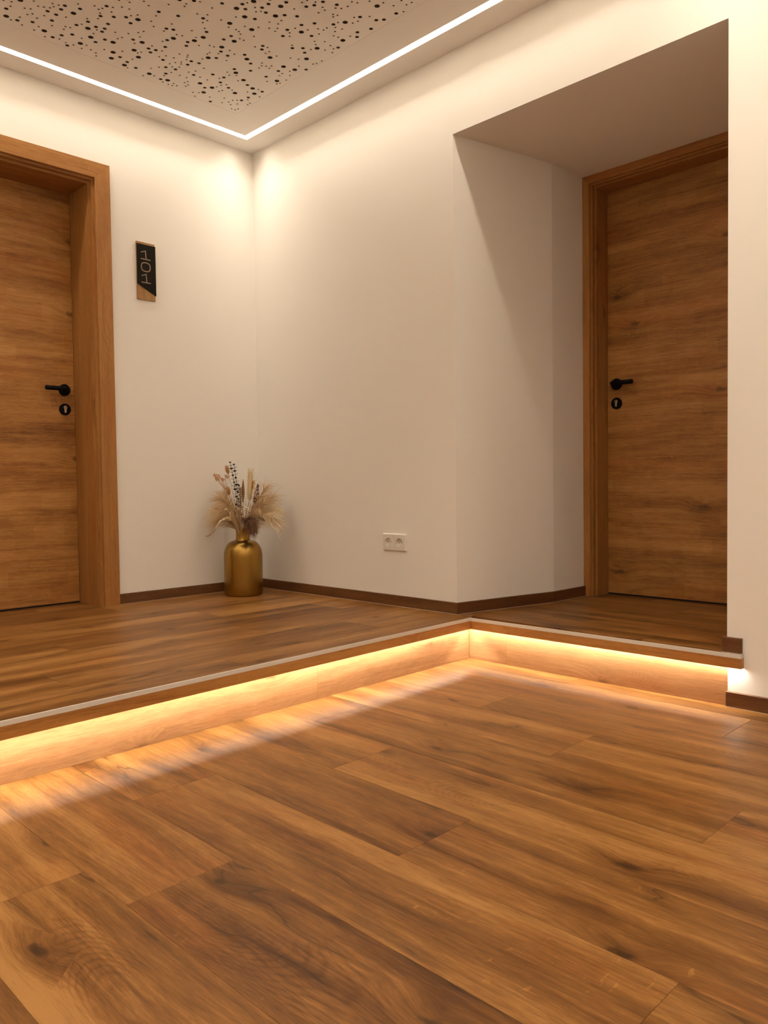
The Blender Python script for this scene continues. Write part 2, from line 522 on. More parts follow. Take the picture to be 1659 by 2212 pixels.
# perforated fields: holes of three sizes scattered without overlap
def perforated(PX0, PX1, PY0, PY1, seed):
    rng = random.Random(seed)
    cell = 0.05
    grid, holes = {}, []

    def try_hole(x, y, r, gap):
        if x - r < PX0 + 0.006 or x + r > PX1 - 0.006 or y - r < PY0 + 0.006 or y + r > PY1 - 0.006: return False
        gx, gy = int(x // cell), int(y // cell)
        for i in range(gx - 1, gx + 2):
            for j in range(gy - 1, gy + 2):
                for (hx, hy, hr) in grid.get((i, j), ()):
                    if math.hypot(hx - x, hy - y) < hr + r + gap: return False
        grid.setdefault((gx, gy), []).append((x, y, r))
        holes.append((x, y, r))
        return True

    PA = (PX1 - PX0) * (PY1 - PY0)
    for r, dens, gap in ((0.0108, 70, 0.022), (0.0080, 118, 0.011), (0.0042, 320, 0.0075)):
        want, got, tries = int(PA * dens), 0, 0
        while got < want and tries < want * 40:
            tries += 1
            if try_hole(rng.uniform(PX0, PX1), rng.uniform(PY0, PY1), r, gap): got += 1
    pv = [Vector((PX0, PY0)), Vector((PX1, PY0)), Vector((PX1, PY1)), Vector((PX0, PY1))]
    pe = [(0, 1), (1, 2), (2, 3), (3, 0)]
    ringstart = []
    for (x, y, r) in holes:
        seg = 14 if r > 0.009 else (12 if r > 0.006 else 8)
        s0 = len(pv)
        ringstart.append((s0, seg))
        for k in range(seg):
            a = 2 * math.pi * k / seg
            pv.append(Vector((x + r * math.cos(a), y + r * math.sin(a))))
        pe += [(s0 + k, s0 + (k + 1) % seg) for k in range(seg)]
    ov, oe, of, vo, eo, fo = mgeo.delaunay_2d_cdt(pv, pe, [], 2, 1e-6)
    inv = {}
    for i, src in enumerate(vo):
        for sidx in src: inv[sidx] = i
    inhole = {}
    for h, (s0, seg) in enumerate(ringstart):
        for k in range(seg): inhole[inv[s0 + k]] = h
    faces = []
    for f in of:
        hs = {inhole.get(i, -1) for i in f}
        if len(hs) == 1 and -1 not in hs: continue
        faces.append(tuple(f)[::-1])
    pts3 = [(v.x, v.y, HC) for v in ov]
    nflat = len(faces)
    for (s0, seg) in ringstart:
        up0 = len(pts3)
        for k in range(seg):
            v = pv[s0 + k]
            pts3.append((v.x, v.y, HC + HT))
        for k in range(seg):
            j = (k + 1) % seg
            faces.append((inv[s0 + k], inv[s0 + j], up0 + j, up0 + k))
    me = bpy.data.meshes.new('perforated_panel')
    me.from_pydata(pts3, [], faces)
    o = link('perforated_panel', me, MAT_CEIL)
    me.materials.append(MAT_HOLE)
    for i in range(nflat, len(faces)): me.polygons[i].material_index = 1
    child(o, ceiling)
    bm = bmesh.new()
    add_box(bm, PX0, PX1, PY0, PY1, HC + HT, HC + CT + 0.02)
    child(from_bm('acoustic_felt', bm, MAT_FELT), ceiling)


HT = 0.0125
for n_, (fx0, fx1, fy0, fy1) in enumerate(FIELDS):
    perforated(fx0 + PAN, fx1 - PAN, fy0 + PAN, fy1 - PAN, 21 + n_)
bm = bmesh.new()
add_box(bm, -0.3, ROOM_X + 0.2, ROOM_Y - 0.2, 1.2, HC + CT + 0.02, HC + 0.14)
child(from_bm('ceiling_slab', bm, MAT_CEIL), ceiling)

# glowing strips in the grooves, round each field; the last three are unseen extras brightening the room
for f_, lab in zip(FIELDS, ('white glowing ceiling strip around the perforated field above the vase corner',
                            'added unseen fill-light strip around the perforated field beside the niche wall end',
                            'added unseen fill-light strip around the perforated field over the landing away from the niche',
                            'added unseen fill-light strip around the perforated field farthest from the vase')):
    e = empty('led_strip', ((f_[0] + f_[1]) / 2, (f_[2] + f_[3]) / 2, HC))
    tag(e, lab, 'light strip')
    bm = bmesh.new()
    ring_down(bm, *f_, G0 + 0.001, G1 - 0.001, HC + LED_DEPTH)
    child(from_bm('diffuser', bm, MAT_CEIL_LED), e)

# ------------------------------------------------------------------ step geometry lines
S = Vector((1.5122, -0.0058))
K = Vector((1.5471, -0.0407))
A_RX, A_RY = math.radians(0.3), math.radians(0.7)
A_NX, A_NY = math.radians(0.8), math.radians(1.7)


class Lines:
    """an inside corner: one line along +x, one along -y"""
    def __init__(self, c, ax, ay):
        self.c = c
        self.dx = Vector((math.cos(ax), math.sin(ax)))
        self.dy = Vector((math.sin(ay), -math.cos(ay)))
        self.nx = Vector((math.sin(ax), -math.cos(ax)))     # out into the lower floor
        self.ny = Vector((math.cos(ay), math.sin(ay)))

    def corner(self, off):
        # intersection of both lines moved by off towards the lower floor
        p, q = self.c + self.nx * off, self.c + self.ny * off
        d = q - p
        den = self.dx.x * (-self.dy.y) - self.dx.y * (-self.dy.x)
        tt = (d.x * (-self.dy.y) - d.y * (-self.dy.x)) / den
        return p + self.dx * tt

    def at_x(self, x, off):
        p = self.c + self.nx * off
        return p + self.dx * ((x - p.x) / self.dx.x)

    def at_y(self, y, off):
        p = self.c + self.ny * off
        return p + self.dy * ((y - p.y) / self.dy.y)


RIS, NOS = Lines(S, A_RX, A_RY), Lines(K, A_NX, A_NY)
NX_END = 2.657


def strip_x(L, o0, o1, x_end):
    a, b, c, d = L.corner(o0), L.at_x(x_end, o0), L.at_x(x_end, o1), L.corner(o1)
    return [tuple(a), tuple(b), tuple(c), tuple(d)]


def strip_y(L, o0, o1, y_end):
    a, b, c, d = L.corner(o0), L.at_y(y_end, o0), L.at_y(y_end, o1), L.corner(o1)
    return [tuple(a), tuple(b), tuple(c), tuple(d)]


def board_on(name, poly, z0, z1, grain, mat, parent=None, bevel=0.0):
    """a horizontal board given by its world outline, grain along 'x' or 'y'"""
    if grain == 'x':
        return board(name, poly, z1 - z0, (0, 0, z0), (1, 0, 0), (0, 1, 0), mat, parent, bevel)
    pts = [(p[1], -p[0]) for p in poly]
    return board(name, pts, z1 - z0, (0, 0, z0), (0, 1, 0), (-1, 0, 0), mat, parent, bevel)


# ------------------------------------------------------------------ lower floor
PW, PL_LEN, PT = 0.236, 1.245, 0.008
floor = empty('floor', (2.5, -2.0, ZL))
tag(floor, 'oak plank floor of the lower hall lit along the step', 'floor', kind='structure')
bm = bmesh.new()
add_box(bm, -0.05, ROOM_X + 0.05, ROOM_Y - 0.05, 0.2, ZL - 0.1, ZL - PT)
child(from_bm('floor_base', bm, MAT_GAP), floor)
low_region = [(1.50, ROOM_Y), (ROOM_X, ROOM_Y), (ROOM_X, 0.03), (1.50, 0.03)]
joint = {0: 2.956, 1: 2.437, 2: 3.25, 3: 2.72, 4: 2.05, -1: 2.070, -2: 2.536, -3: 1.876, -4: 2.308, -5: 2.131, -6: 2.78}
g = 0.0002
for k in range(-14, 5):
    y0 = -1.045 + PW * k
    j = joint.get(k, 2.0 + (k * 0.437) % 1.245)
    n0 = math.floor((1.4 - j) / PL_LEN)
    for n in range(n0, n0 + 5):
        poly = rect(j + n * PL_LEN + g, j + (n + 1) * PL_LEN - g, y0 + g, y0 + PW - g)
        poly = clip_convex(poly, low_region)
        if len(poly) < 3 or abs(area(poly)) < 1e-4: continue
        board_on('plank', poly, ZL - PT, ZL, 'x', MAT_FLOOR, floor, 0.0004)

# ------------------------------------------------------------------ raised floor
raised = empty('floor', (0.8, -1.5, 0))
tag(raised, 'oak plank floor of the raised landing in front of both doors', 'floor', kind='structure')
bm = bmesh.new()
add_prism(bm, [(-0.28, ROOM_Y), (1.49, ROOM_Y), (1.49, 0.0), (-0.28, 0.0)], ZL - 0.04, -0.026)
add_prism(bm, [(1.40, 0.02), (2.64, 0.03), (2.64, 1.12), (1.40, 1.12)], ZL - 0.04, -0.026)
child(from_bm('landing_core', bm, MAT_GAP), raised)
bm = bmesh.new()
a = NOS.corner(-0.006)
add_prism(bm, [(-0.28, ROOM_Y), tuple(NOS.at_y(ROOM_Y, -0.006)), tuple(a), tuple(NOS.at_x(2.65, -0.006)), (2.65, 1.12), (1.40, 1.12), (1.40, 0.0), (-0.28, 0.0)], -0.026, -PT)
child(from_bm('landing_base', bm, MAT_NOSING), raised)
EDGE = 0.0045
n_in = NOS.corner(-EDGE)
main_region = [(-0.27, ROOM_Y), tuple(NOS.at_y(ROOM_Y, -EDGE)), (NOS.at_y(-0.0405, -EDGE).x, -0.0405), (NOS.at_y(-0.0405, -EDGE).x, 0.0), (-0.27, 0.0)]
main_region = [(-0.27, ROOM_Y), tuple(NOS.at_y(ROOM_Y, -EDGE)), tuple(n_in), (n_in.x - 0.02, 0.0), (-0.27, 0.0)]
ujoint = {-1: -0.812, 0: -0.812, 1: -1.694 + PL_LEN, 2: -1.196, -2: -0.718, -3: -1.395, -4: -0.95, -5: -1.2}
ujoint[-1] = -1.477
ujoint[0] = -0.812
for k in range(-6, 4):
    x0 = 0.94 + PW * k
    j = ujoint.get(k, -0.6)
    for n in range(-4, 3):
        poly = rect(x0 + g, x0 + PW - g, j + n * PL_LEN + g, j + (n + 1) * PL_LEN - g)
        poly = clip_convex(poly, main_region)
        if x0 + PW < 0.0 or len(poly) < 3:
            # only the strip inside the doorway
            pass
        if len(poly) < 3 or abs(area(poly)) < 1e-4: continue
        if x0 < 0.0:
            poly = clip_convex(poly, rect(-0.27, 0.0 if x0 + PW < 0.0 else 2.0, DL_OUT - 0.05, DL_IN + 0.05)) if x0 + PW < 0.01 else poly
            if len(poly) < 3: continue
        board_on('plank', poly, -PT, 0.0, 'y', MAT_FLOOR, raised, 0.0004)
nr = [tuple(n_in), tuple(NOS.at_x(2.65, -EDGE)), (2.65, 1.0), (1.42, 1.0), (n_in.x - 0.02, 0.0005)]
nr = [(1.42, 0.0005), (n_in.x - 0.02, 0.0005), tuple(n_in), tuple(NOS.at_x(2.65, -EDGE)), (2.65, 1.11), (1.42, 1.11)]
njoint = {0: 2.30, 1: 1.78, 2: 2.48, 3: 2.147, 4: 1.9}
for k in range(-1, 5):
    y0 = -0.134 + PW * k
    j = njoint.get(k, 2.1)
    for n in range(-2, 2):
        poly = rect(j + n * PL_LEN + g, j + (n + 1) * PL_LEN - g, y0 + g, y0 + PW - g)
        poly = clip_convex(poly, [nr[1], nr[2], nr[3], nr[4], nr[5], nr[0]])
        if len(poly) < 3 or abs(area(poly)) < 1e-4: continue
        board_on('plank', poly, -PT, 0.0, 'x', MAT_FLOOR, raised, 0.0004)

# ------------------------------------------------------------------ step: risers, nosings, LED strips
LIP_B, AL_B, LIP_T = -0.0476, -0.013, 0.004
z_r1 = -0.026


def riser(name, label, polys, grain):
    e = empty(name, (1.52, -0.01, ZL))
    tag(e, label, 'step riser', kind='structure')
    for p in polys:
        # upright board: grain along its length
        a, b = Vector(p[0]), Vector(p[1])
        d = (b - a)
        L = d.length
        xd = Vector((d.x, d.y, 0)).normalized()
        yd = Vector((0, 0, 1))
        board('riser_board', rect(0.0003, L - 0.0003, 0, z_r1 - ZL), 0.012, (a.x, a.y, ZL), xd, yd, MAT_RISER, e, 0.0004)
    return e


# boards stand with their face towards the lower floor (thickness runs out along x cross z)
def back(p, n, t=0.012): return Vector(p) - n * t


c0 = RIS.corner(0)
cx0 = RIS.corner(-0.012)
rj = RIS.at_x(1.706, 0)
pa = [back(c0, RIS.nx), back(rj, RIS.nx)]
pb = [back(rj, RIS.nx), back(RIS.at_x(XJ + 0.003, 0), RIS.nx)]
riser('trim_1', 'oak riser boards below the niche doorway step', [pa, pb], 'x')
lj = RIS.at_y(-0.87, 0)
le = RIS.at_y(ROOM_Y, 0)
lj2 = RIS.at_y(-0.87 - 1.245, 0)
riser('trim_2', 'long oak riser boards of the landing step facing the lower floor',
      [[back(lj, RIS.ny), back(c0, RIS.ny)], [back(lj2, RIS.ny), back(lj, RIS.ny)], [back(le, RIS.ny), back(lj2, RIS.ny)]], 'y')


def nosing(name, label, stripf, end, grain):
    e = empty(name, (1.55, -0.04, 0))
    tag(e, label, 'step edge', kind='structure')
    board_on('edge_profile', stripf(NOS, -EDGE + 0.0002, 0.0, end), AL_B, 0.0006, grain, MAT_ALU, e, 0.0006)
    board_on('wooden_lip', stripf(NOS, -LIP_T, -0.0006, end), LIP_B, AL_B, grain, MAT_NOSING, e)
    return e


nosing('trim_3', 'pale metal edge strip over oak lip on the niche step', strip_x, NX_END, 'x')
nosing('trim_4', 'pale metal edge strip over oak lip along the long landing step', strip_y, ROOM_Y, 'y')
# closing cap of the nosing end by the jamb
bm = bmesh.new()
p0, p1 = NOS.at_x(NX_END - 0.003, -LIP_T), NOS.at_x(NX_END, -LIP_T)
add_prism(bm, [tuple(p0), tuple(p1), (NX_END, 0.0), (NX_END - 0.003, 0.0)], LIP_B, AL_B)
o = from_bm('end_cap', bm, MAT_NOSING)
o.parent = bpy.data.objects['trim_3']
o.matrix_parent_inverse = Matrix.Translation(-Vector(bpy.data.objects['trim_3'].location))
bm = bmesh.new()
add_prism(bm, [tuple(p0), tuple(p1), (NX_END, 0.0), (NX_END - 0.003, 0.0)], AL_B, 0.0006)
o = from_bm('metal_end_cap', bm, MAT_ALU)
o.parent = bpy.data.objects['trim_3']
o.matrix_parent_inverse = Matrix.Translation(-Vector(bpy.data.objects['trim_3'].location))

LED_Z = -0.0365
LO0, LO1 = -0.020, -0.013
for nm, stripf, end, lab in (('led_strip', strip_x, NX_END - 0.006, 'warm light strip glowing under the edge of the niche step'),
                             ('led_strip', strip_y, ROOM_Y + 0.002, 'warm light strip glowing under the edge of the long landing step')):
    e = empty(nm, (1.55, -0.04, LED_Z))
    tag(e, lab, 'light strip')
    bm = bmesh.new()
    q = [bm.verts.new((x, y, LED_Z)) for x, y in stripf(NOS, LO0, LO1, end)]
    bm.faces.new(q)
    child(from_bm('diffuser', bm, MAT_STEP_LED), e)
    bm = bmesh.new()
    add_prism(bm, stripf(NOS, LO0 - 0.0005, LO1 + 0.0005, end), LED_Z + 0.0005, -0.0258)
    child(from_bm('carrier', bm, MAT_ALU), e)


# ------------------------------------------------------------------ skirting boards
def skirting(name, label, runs, z0):
    e = empty(name, (runs[0][0][0], runs[0][0][1], z0))
    tag(e, label, 'skirting', kind='structure')
    for (a, b, n) in runs:
        a, b, n = Vector((*a, 0)), Vector((*b, 0)), Vector((*n, 0)).normalized()
        xd = (b - a).normalized()
        yd = n.cross(xd)
        if yd.z < 0:
            a, b = b, a
            xd = -xd
            yd = -yd
        L = (b - a).length
        board('skirting_board', rect(0, L, 0.0015, HB), TB, (a.x, a.y, z0), xd, yd, MAT_SKIRT, e, 0.001)
        board('sealant_line', rect(0, L, 0, 0.0015), TB + 0.0008, (a.x, a.y, z0), xd, yd, MAT_SEAL, e)
    return e


DLC = -0.8494           # outer edge of the left door casing
skirting('baseboard_left', 'dark oak skirting board between door casing and corner vase', [((0, DLC), (0, -TB), (1, 0))], 0)
nl = Vector((Y2, -(X2 - XA))).normalized()
skirting('baseboard_right', 'dark oak skirting board below the power socket', [((0, 0), (XA + TB * 0.8, 0), (0, -1))], 0)
skirting('baseboard_niche', 'dark oak skirting board bending into the doorway niche', [((XA, 0), (X2, Y2), tuple(nl)), ((X2, Y2), (X3, YD), (1, -0.02))], 0)
nj = Vector((-YD, -(XJ - 2.545))).normalized()
skirting('baseboard_jamb', 'short dark skirting piece wrapping the wall end above the step', [((XJ - TB, 0), (2.653, 0), (0, -1)), ((XJ, 0), (2.545, YD), tuple(nj))], 0)
skirting('baseboard_lower', 'dark oak skirting board standing on the lower floor', [((XJ - 0.0, 0), (ROOM_X, 0), (0, -1))], ZL)


# ------------------------------------------------------------------ doors
def lever_set(leaf, to_world, side):
    """to_world(u, w, v): u along the leaf away from the lock edge, v up, w out of the leaf towards the room"""
    def disc(name, u, v, r, w0, w1, mat):
        bm = bmesh.new()
        n = 40
        prof = [(0.0, w0), (r, w0), (r, w1 - 0.0015), (r - 0.0015, w1), (0.0, w1)]
        rings = []
        for pr, pw in prof:
            if pr == 0:
                rings.append([bm.verts.new(to_world(u, pw, v))])
            else:
                rings.append([bm.verts.new(to_world(u + pr * math.cos(2 * math.pi * i / n), pw, v + pr * math.sin(2 * math.pi * i / n))) for i in range(n)])
        for a, b in zip(rings[:-1], rings[1:]):
            for i in range(n):
                j = (i + 1) % n
                if len(a) == 1: bm.faces.new((a[0], b[i], b[j]))
                elif len(b) == 1: bm.faces.new((a[i], a[j], b[0]))
                else: bm.faces.new((a[i], a[j], b[j], b[i]))
        return child(from_bm(name, bm, mat), leaf)

    U, V = 0.052, 1.056
    disc('handle_rose', U, V, 0.0285, 0.0, 0.009, MAT_BLACK)
    bm = bmesh.new()
    path = [(U, 0.008, V), (U, 0.046, V), (U + 0.004, 0.054, V), (U + 0.014, 0.058, V), (U + 0.04, 0.058, V), (U + 0.110, 0.058, V), (U + 0.114, 0.058, V)]
    tube(bm, [to_world(*p) for p in path], [0.0105, 0.0108, 0.0115, 0.0115, 0.0113, 0.0112, 0.009], 16)
    child(from_bm('lever_handle', bm, MAT_BLACK, smooth=True), leaf)
    V2 = 0.961
    disc('lock_rose', U, V2, 0.0285, 0.0, 0.008, MAT_BLACK)
    # profile cylinder: round core over a slim body
    bm = bmesh.new()
    out = []
    for i in range(15):
        a = math.radians(-50 + 280 * i / 14)
        out.append((0.0085 * math.cos(a), 0.009 + 0.0085 * math.sin(a)))
    for i in range(9):
        a = math.radians(180 + 180 * i / 8)
        out.append((0.005 * math.cos(a), -0.012 + 0.005 * math.sin(a)))
    lo = [bm.verts.new(to_world(U + a, 0.008, V2 + b)) for a, b in out]
    hi = [bm.verts.new(to_world(U + a, 0.0105, V2 + b)) for a, b in out]
    bm.faces.new(lo); bm.faces.new(hi)
    for i in range(len(out)):
        j = (i + 1) % len(out)
        bm.faces.new((lo[i], lo[j], hi[j], hi[i]))
    child(from_bm('lock_cylinder', bm, MAT_NICKEL), leaf)
    bm = bmesh.new()
    q = [(-0.0012, 0.004), (0.0012, 0.004), (0.0012, 0.014), (-0.0012, 0.014)]
    lo = [bm.verts.new(to_world(U + a, 0.0104, V2 + b)) for a, b in q]
    hi = [bm.verts.new(to_world(U + a, 0.0109, V2 + b)) for a, b in q]
    bm.faces.new(lo); bm.faces.new(hi)
    for i in range(4):
        j = (i + 1) % 4
        bm.faces.new((lo[i], lo[j], hi[j], hi[i]))
    child(from_bm('keyway', bm, MAT_GAP), leaf)


def make_door(name, label, origin, udir, wdir, cas_in, cas_out, cas_top_in, cas_top_out, lin, head, depth, width):
    """origin: lock-side lining face at floor level on the wall face; u runs to the hinge side, w out to the room"""
    O, U, W, Z = Vector(origin), Vector(udir), Vector(wdir), Vector((0, 0, 1))
    e = empty(name, O + U * (width / 2))
    tag(e, label, 'door', kind='structure')

    def tw(u, w, v): return O + U * u + W * w + Z * v
    # casing on the wall face: mitred boards
    ci, co, ti, to = cas_in, cas_out, cas_top_in, cas_top_out    # u of inner / outer edge (negative = lock side), z
    ci2, co2 = width - ci, width - co
    # board() needs xdir x ydir = W
    def put(nm, pts_uv, grain, w0, th, mat=MAT_FRAME, bevel=0.0008):
        if grain == 'v':
            xd, yd = Z, W.cross(Z)
            sgn = 1 if yd.dot(U) > 0 else -1
            pts = [(v, sgn * u) for u, v in pts_uv]
        else:
            sgn = 1 if U.cross(Z).dot(W) > 0 else -1
            xd, yd = U * sgn, Z
            pts = [(sgn * u, v) for u, v in pts_uv]
        return board(nm, pts, th, tw(0, w0, 0), xd, yd, mat, e, bevel)

    put('casing_board', [(co, 0), (ci, 0), (ci, ti), (co, to)], 'v', 0.0, 0.015)
    put('casing_board', [(co2, 0), (ci2, 0), (ci2, ti), (co2, to)], 'v', 0.0, 0.015)
    put('casing_board', [(co, to), (ci, ti), (ci2, ti), (co2, to)], 'u', 0.0, 0.015)
    # rebate strip behind the casing edge, then the lining
    rb = 0.022
    mid = (ci + 0.0) * 0.5
    hm = (ti + head) * 0.5

    def slab(nm, u0, u1, w0, w1, v0, v1, grain):
        bm = bmesh.new()
        hx, hy, hz = abs(u1 - u0) / 2, abs(w1 - w0) / 2, abs(v1 - v0) / 2
        if grain == 'v':
            add_box(bm, -hz, hz, -hy, hy, -hx, hx)
            xd, yd = Z, W
        else:
            add_box(bm, -hx, hx, -hy, hy, -hz, hz)
            xd, yd = U, W
        zd = xd.cross(yd)
        m = Matrix((xd, yd, zd)).transposed().to_4x4()
        m.translation = tw((u0 + u1) / 2, (w0 + w1) / 2, (v0 + v1) / 2) - Vector(e.location)
        o = from_bm(nm, bm, MAT_FRAME)
        o.parent = e
        o.matrix_basis = m
        return o
    B = -depth - 0.05
    slab('lining_board', -0.018, 0.0, B, -rb, 0, head + 0.018, 'v')
    slab('lining_board', width, width + 0.018, B, -rb, 0, head + 0.018, 'v')
    slab('lining_board', 0.0, width, B, -rb, head, head + 0.018, 'u')
    slab('rebate_strip', -0.024, mid, -rb, 0.0, 0, hm, 'v')
    slab('rebate_strip', width - mid, width + 0.024, -rb, 0.0, 0, hm, 'v')
    slab('rebate_strip', -0.02, width + 0.02, -rb, 0.0, hm, hm + 0.024, 'u')
    # dark rubber seal line in the rebate
    # leaf
    leaf = board('door_leaf', [(0.0015, 0.008), (width - 0.0015, 0.008), (width - 0.0015, head - 0.001), (0.0015, head - 0.001)] if U.cross(Z).dot(W) > 0 else
                 [(-0.0015, 0.008), (-width + 0.0015, 0.008), (-width + 0.0015, head - 0.001), (-0.0015, head - 0.001)],
                 0.04, tw(0, -depth - 0.04, 0), U if U.cross(Z).dot(W) > 0 else -U, Z, MAT_DOOR, e, 0.001)
    # sub-parts hang on the leaf (placed in world space)
    lw = Matrix.Translation(e.location) @ leaf.matrix_basis
    inv = lw.inverted()

    class Shim:
        pass
    n0 = set(bpy.data.objects)
    sh = empty('tmp')
    lever_set(sh, lambda u, w, v: tw(u, -depth + w, v), 1)
    for o in [o for o in bpy.data.objects if o not in n0 and o is not sh]:
        o.parent = leaf
        o.matrix_parent_inverse = inv
    bpy.data.objects.remove(sh)
    # dark filler standing in for the shade under the leaf
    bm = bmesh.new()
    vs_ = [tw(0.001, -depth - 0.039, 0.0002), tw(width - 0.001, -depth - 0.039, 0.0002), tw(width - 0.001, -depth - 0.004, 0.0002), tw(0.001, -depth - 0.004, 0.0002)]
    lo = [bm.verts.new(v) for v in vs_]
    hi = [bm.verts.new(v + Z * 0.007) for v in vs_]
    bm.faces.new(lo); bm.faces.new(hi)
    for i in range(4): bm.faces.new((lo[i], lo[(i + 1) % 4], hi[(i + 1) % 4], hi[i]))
    child(from_bm('shadow_gap_filler', bm, MAT_GAP), e)
    return e


# left door (room 101): lining face at y=-0.946, leaf 0.22 behind the wall face
make_door('door_1', 'oak door with black lever beside the number sign', (0.0, -0.946, 0), (0, -1, 0), (1, 0, 0),
          0.946 - 0.925 - 0.042, 0.8494 - 0.946, 2.042, 2.1158, 0, 2.018, 0.22, 0.86)
make_door('door_2', 'oak door with black lever deep in the doorway niche', (1.628, YD, 0), (1, 0, 0), (0, -1, 0),
          1.608 - 1.628, 1.5716 - 1.628, 2.028, HS, 0, 2.013, 0.125, 0.86)

# ------------------------------------------------------------------ number sign
sgn = empty('number_sign', (0, -0.6665, 1.507))
tag(sgn, 'slim black and wood door sign reading 101 on the wall', 'sign')
MAT_SIGNWOOD = oak('sign_wood', (0.20, 0.10, 0.03), (0.36, 0.20, 0.07), (0.46, 0.28, 0.11), rough=0.5, contrast=0.8, knots=0.2, tint=0.0, seed=30.0, cracks=0.0)
MAT_SIGNBLACK = plain('sign_black', (0.006, 0.0045, 0.003), 0.6, 0.0, 0.12)
MAT_SIGNTEXT = plain('engraved_bronze', (0.30, 0.20, 0.105), 0.5)
# u runs along +y, v up; facing +x : xdir x ydir = +x  -> xdir=+y? use (0,1,0)x(0,0,1)=(1,0,0)
SY0, SY1, SZ0, SZ1 = -0.716, -0.6175, 1.507, 1.791
board('wood_board', [(z, -y) for (y, z) in [(SY0, SZ0), (SY1, SZ0), (SY1, SZ1), (SY0, SZ1)]], 0.008, (0.0, 0, 0), (0, 0, 1), (0, -1, 0), MAT_SIGNWOOD, sgn, 0.0008)
plate = board('black_plate', [(SY0 - 0.0005, 1.584), (SY1 + 0.0015, 1.533), (SY1 + 0.0015, 1.779), (SY0 - 0.0005, 1.779)], 0.005, (0.008, 0, 0), (0, 1, 0), (0, 0, 1), MAT_SIGNBLACK, sgn, 0.0006)
XS = 0.0130


def stroke_mesh(name, lines, w=0.0046):
    bm = bmesh.new()
    for line in lines:
        closed = line[0] == line[-1]
        pts = [Vector(p) for p in (line[:-1] if closed else line)]
        n = len(pts)
        L, R = [], []
        for i in range(n):
            a = pts[i - 1] if (closed or i > 0) else pts[i]
            c = pts[(i + 1) % n] if (closed or i < n - 1) else pts[i]
            d1 = (pts[i] - a); d2 = (c - pts[i])
            d1 = d1.normalized() if d1.length > 0 else d2.normalized()
            d2 = d2.normalized() if d2.length > 0 else d1
            nn = Vector((-(d1 + d2).y, (d1 + d2).x)).normalized()
            k = max(0.5, nn.dot(Vector((-d1.y, d1.x))))
            L.append(pts[i] + nn * (w / 2 / k)); R.append(pts[i] - nn * (w / 2 / k))
        m = n if closed else n - 1
        for h in (0,):
            Lv = [[bm.verts.new((x, p.x, p.y)) for p in L] for x in (XS, XS + 0.0008)]
            Rv = [[bm.verts.new((x, p.x, p.y)) for p in R] for x in (XS, XS + 0.0008)]
            for i in range(m):
                j = (i + 1) % n
                bm.faces.new((Lv[1][i], Lv[1][j], Rv[1][j], Rv[1][i]))
                bm.faces.new((Lv[0][i], Lv[0][j], Lv[1][j], Lv[1][i]))
                bm.faces.new((Rv[0][i], Rv[0][j], Rv[1][j], Rv[1][i]))
                bm.faces.new((Lv[0][i], Lv[0][j], Rv[0][j], Rv[0][i]))
    return child(from_bm(name, bm, MAT_SIGNTEXT), sgn)


stroke_mesh('digit_one', [[(-0.696, 1.7385), (-0.671, 1.7475), (-0.668, 1.7085)], [(-0.697, 1.7065), (-0.645, 1.7065)]])
el = []
for i in range(29):
    a = 2 * math.pi * i / 28
    ca, sa = math.cos(a), math.sin(a)
    f = lambda v: math.copysign(abs(v) ** 0.75, v)
    el.append((-0.671 + 0.0238 * f(ca), 1.6685 + 0.0215 * f(sa)))
el[-1] = el[0]
stroke_mesh('digit_zero', [el])
stroke_mesh('digit_one', [[(-0.695, 1.6235), (-0.670, 1.6325), (-0.667, 1.5935)], [(-0.696, 1.5915), (-0.645, 1.5915)]])

# ------------------------------------------------------------------ double power socket
sock = empty('power_socket', (1.0695, 0, 0.299))
tag(sock, 'white double power socket on the wall above dark skirting', 'power socket')
SX0, SX1, SZ_0, SZ_1 = 0.995, 1.144, 0.2585, 0.3400
SC = [1.0340, 1.1050]


def rrect(x0, x1, z0, z1, r, n=4):
    out = []
    for cx, cz, a0 in ((x1 - r, z0 + r, -90), (x1 - r, z1 - r, 0), (x0 + r, z1 - r, 90), (x0 + r, z0 + r, 180)):
        for i in range(n + 1):
            a = math.radians(a0 + 90 * i / n)
            out.append((cx + r * math.cos(a), cz + r * math.sin(a)))
    return out


def loop_strip(bm, loops):
    """bridge equal-length loops of (x, y, z)"""
    vs = [[bm.verts.new(p) for p in lp] for lp in loops]
    n = len(vs[0])
    for a, b in zip(vs[:-1], vs[1:]):
        for i in range(n):
            j = (i + 1) % n
            bm.faces.new((a[i], a[j], b[j], b[i]))
    return vs


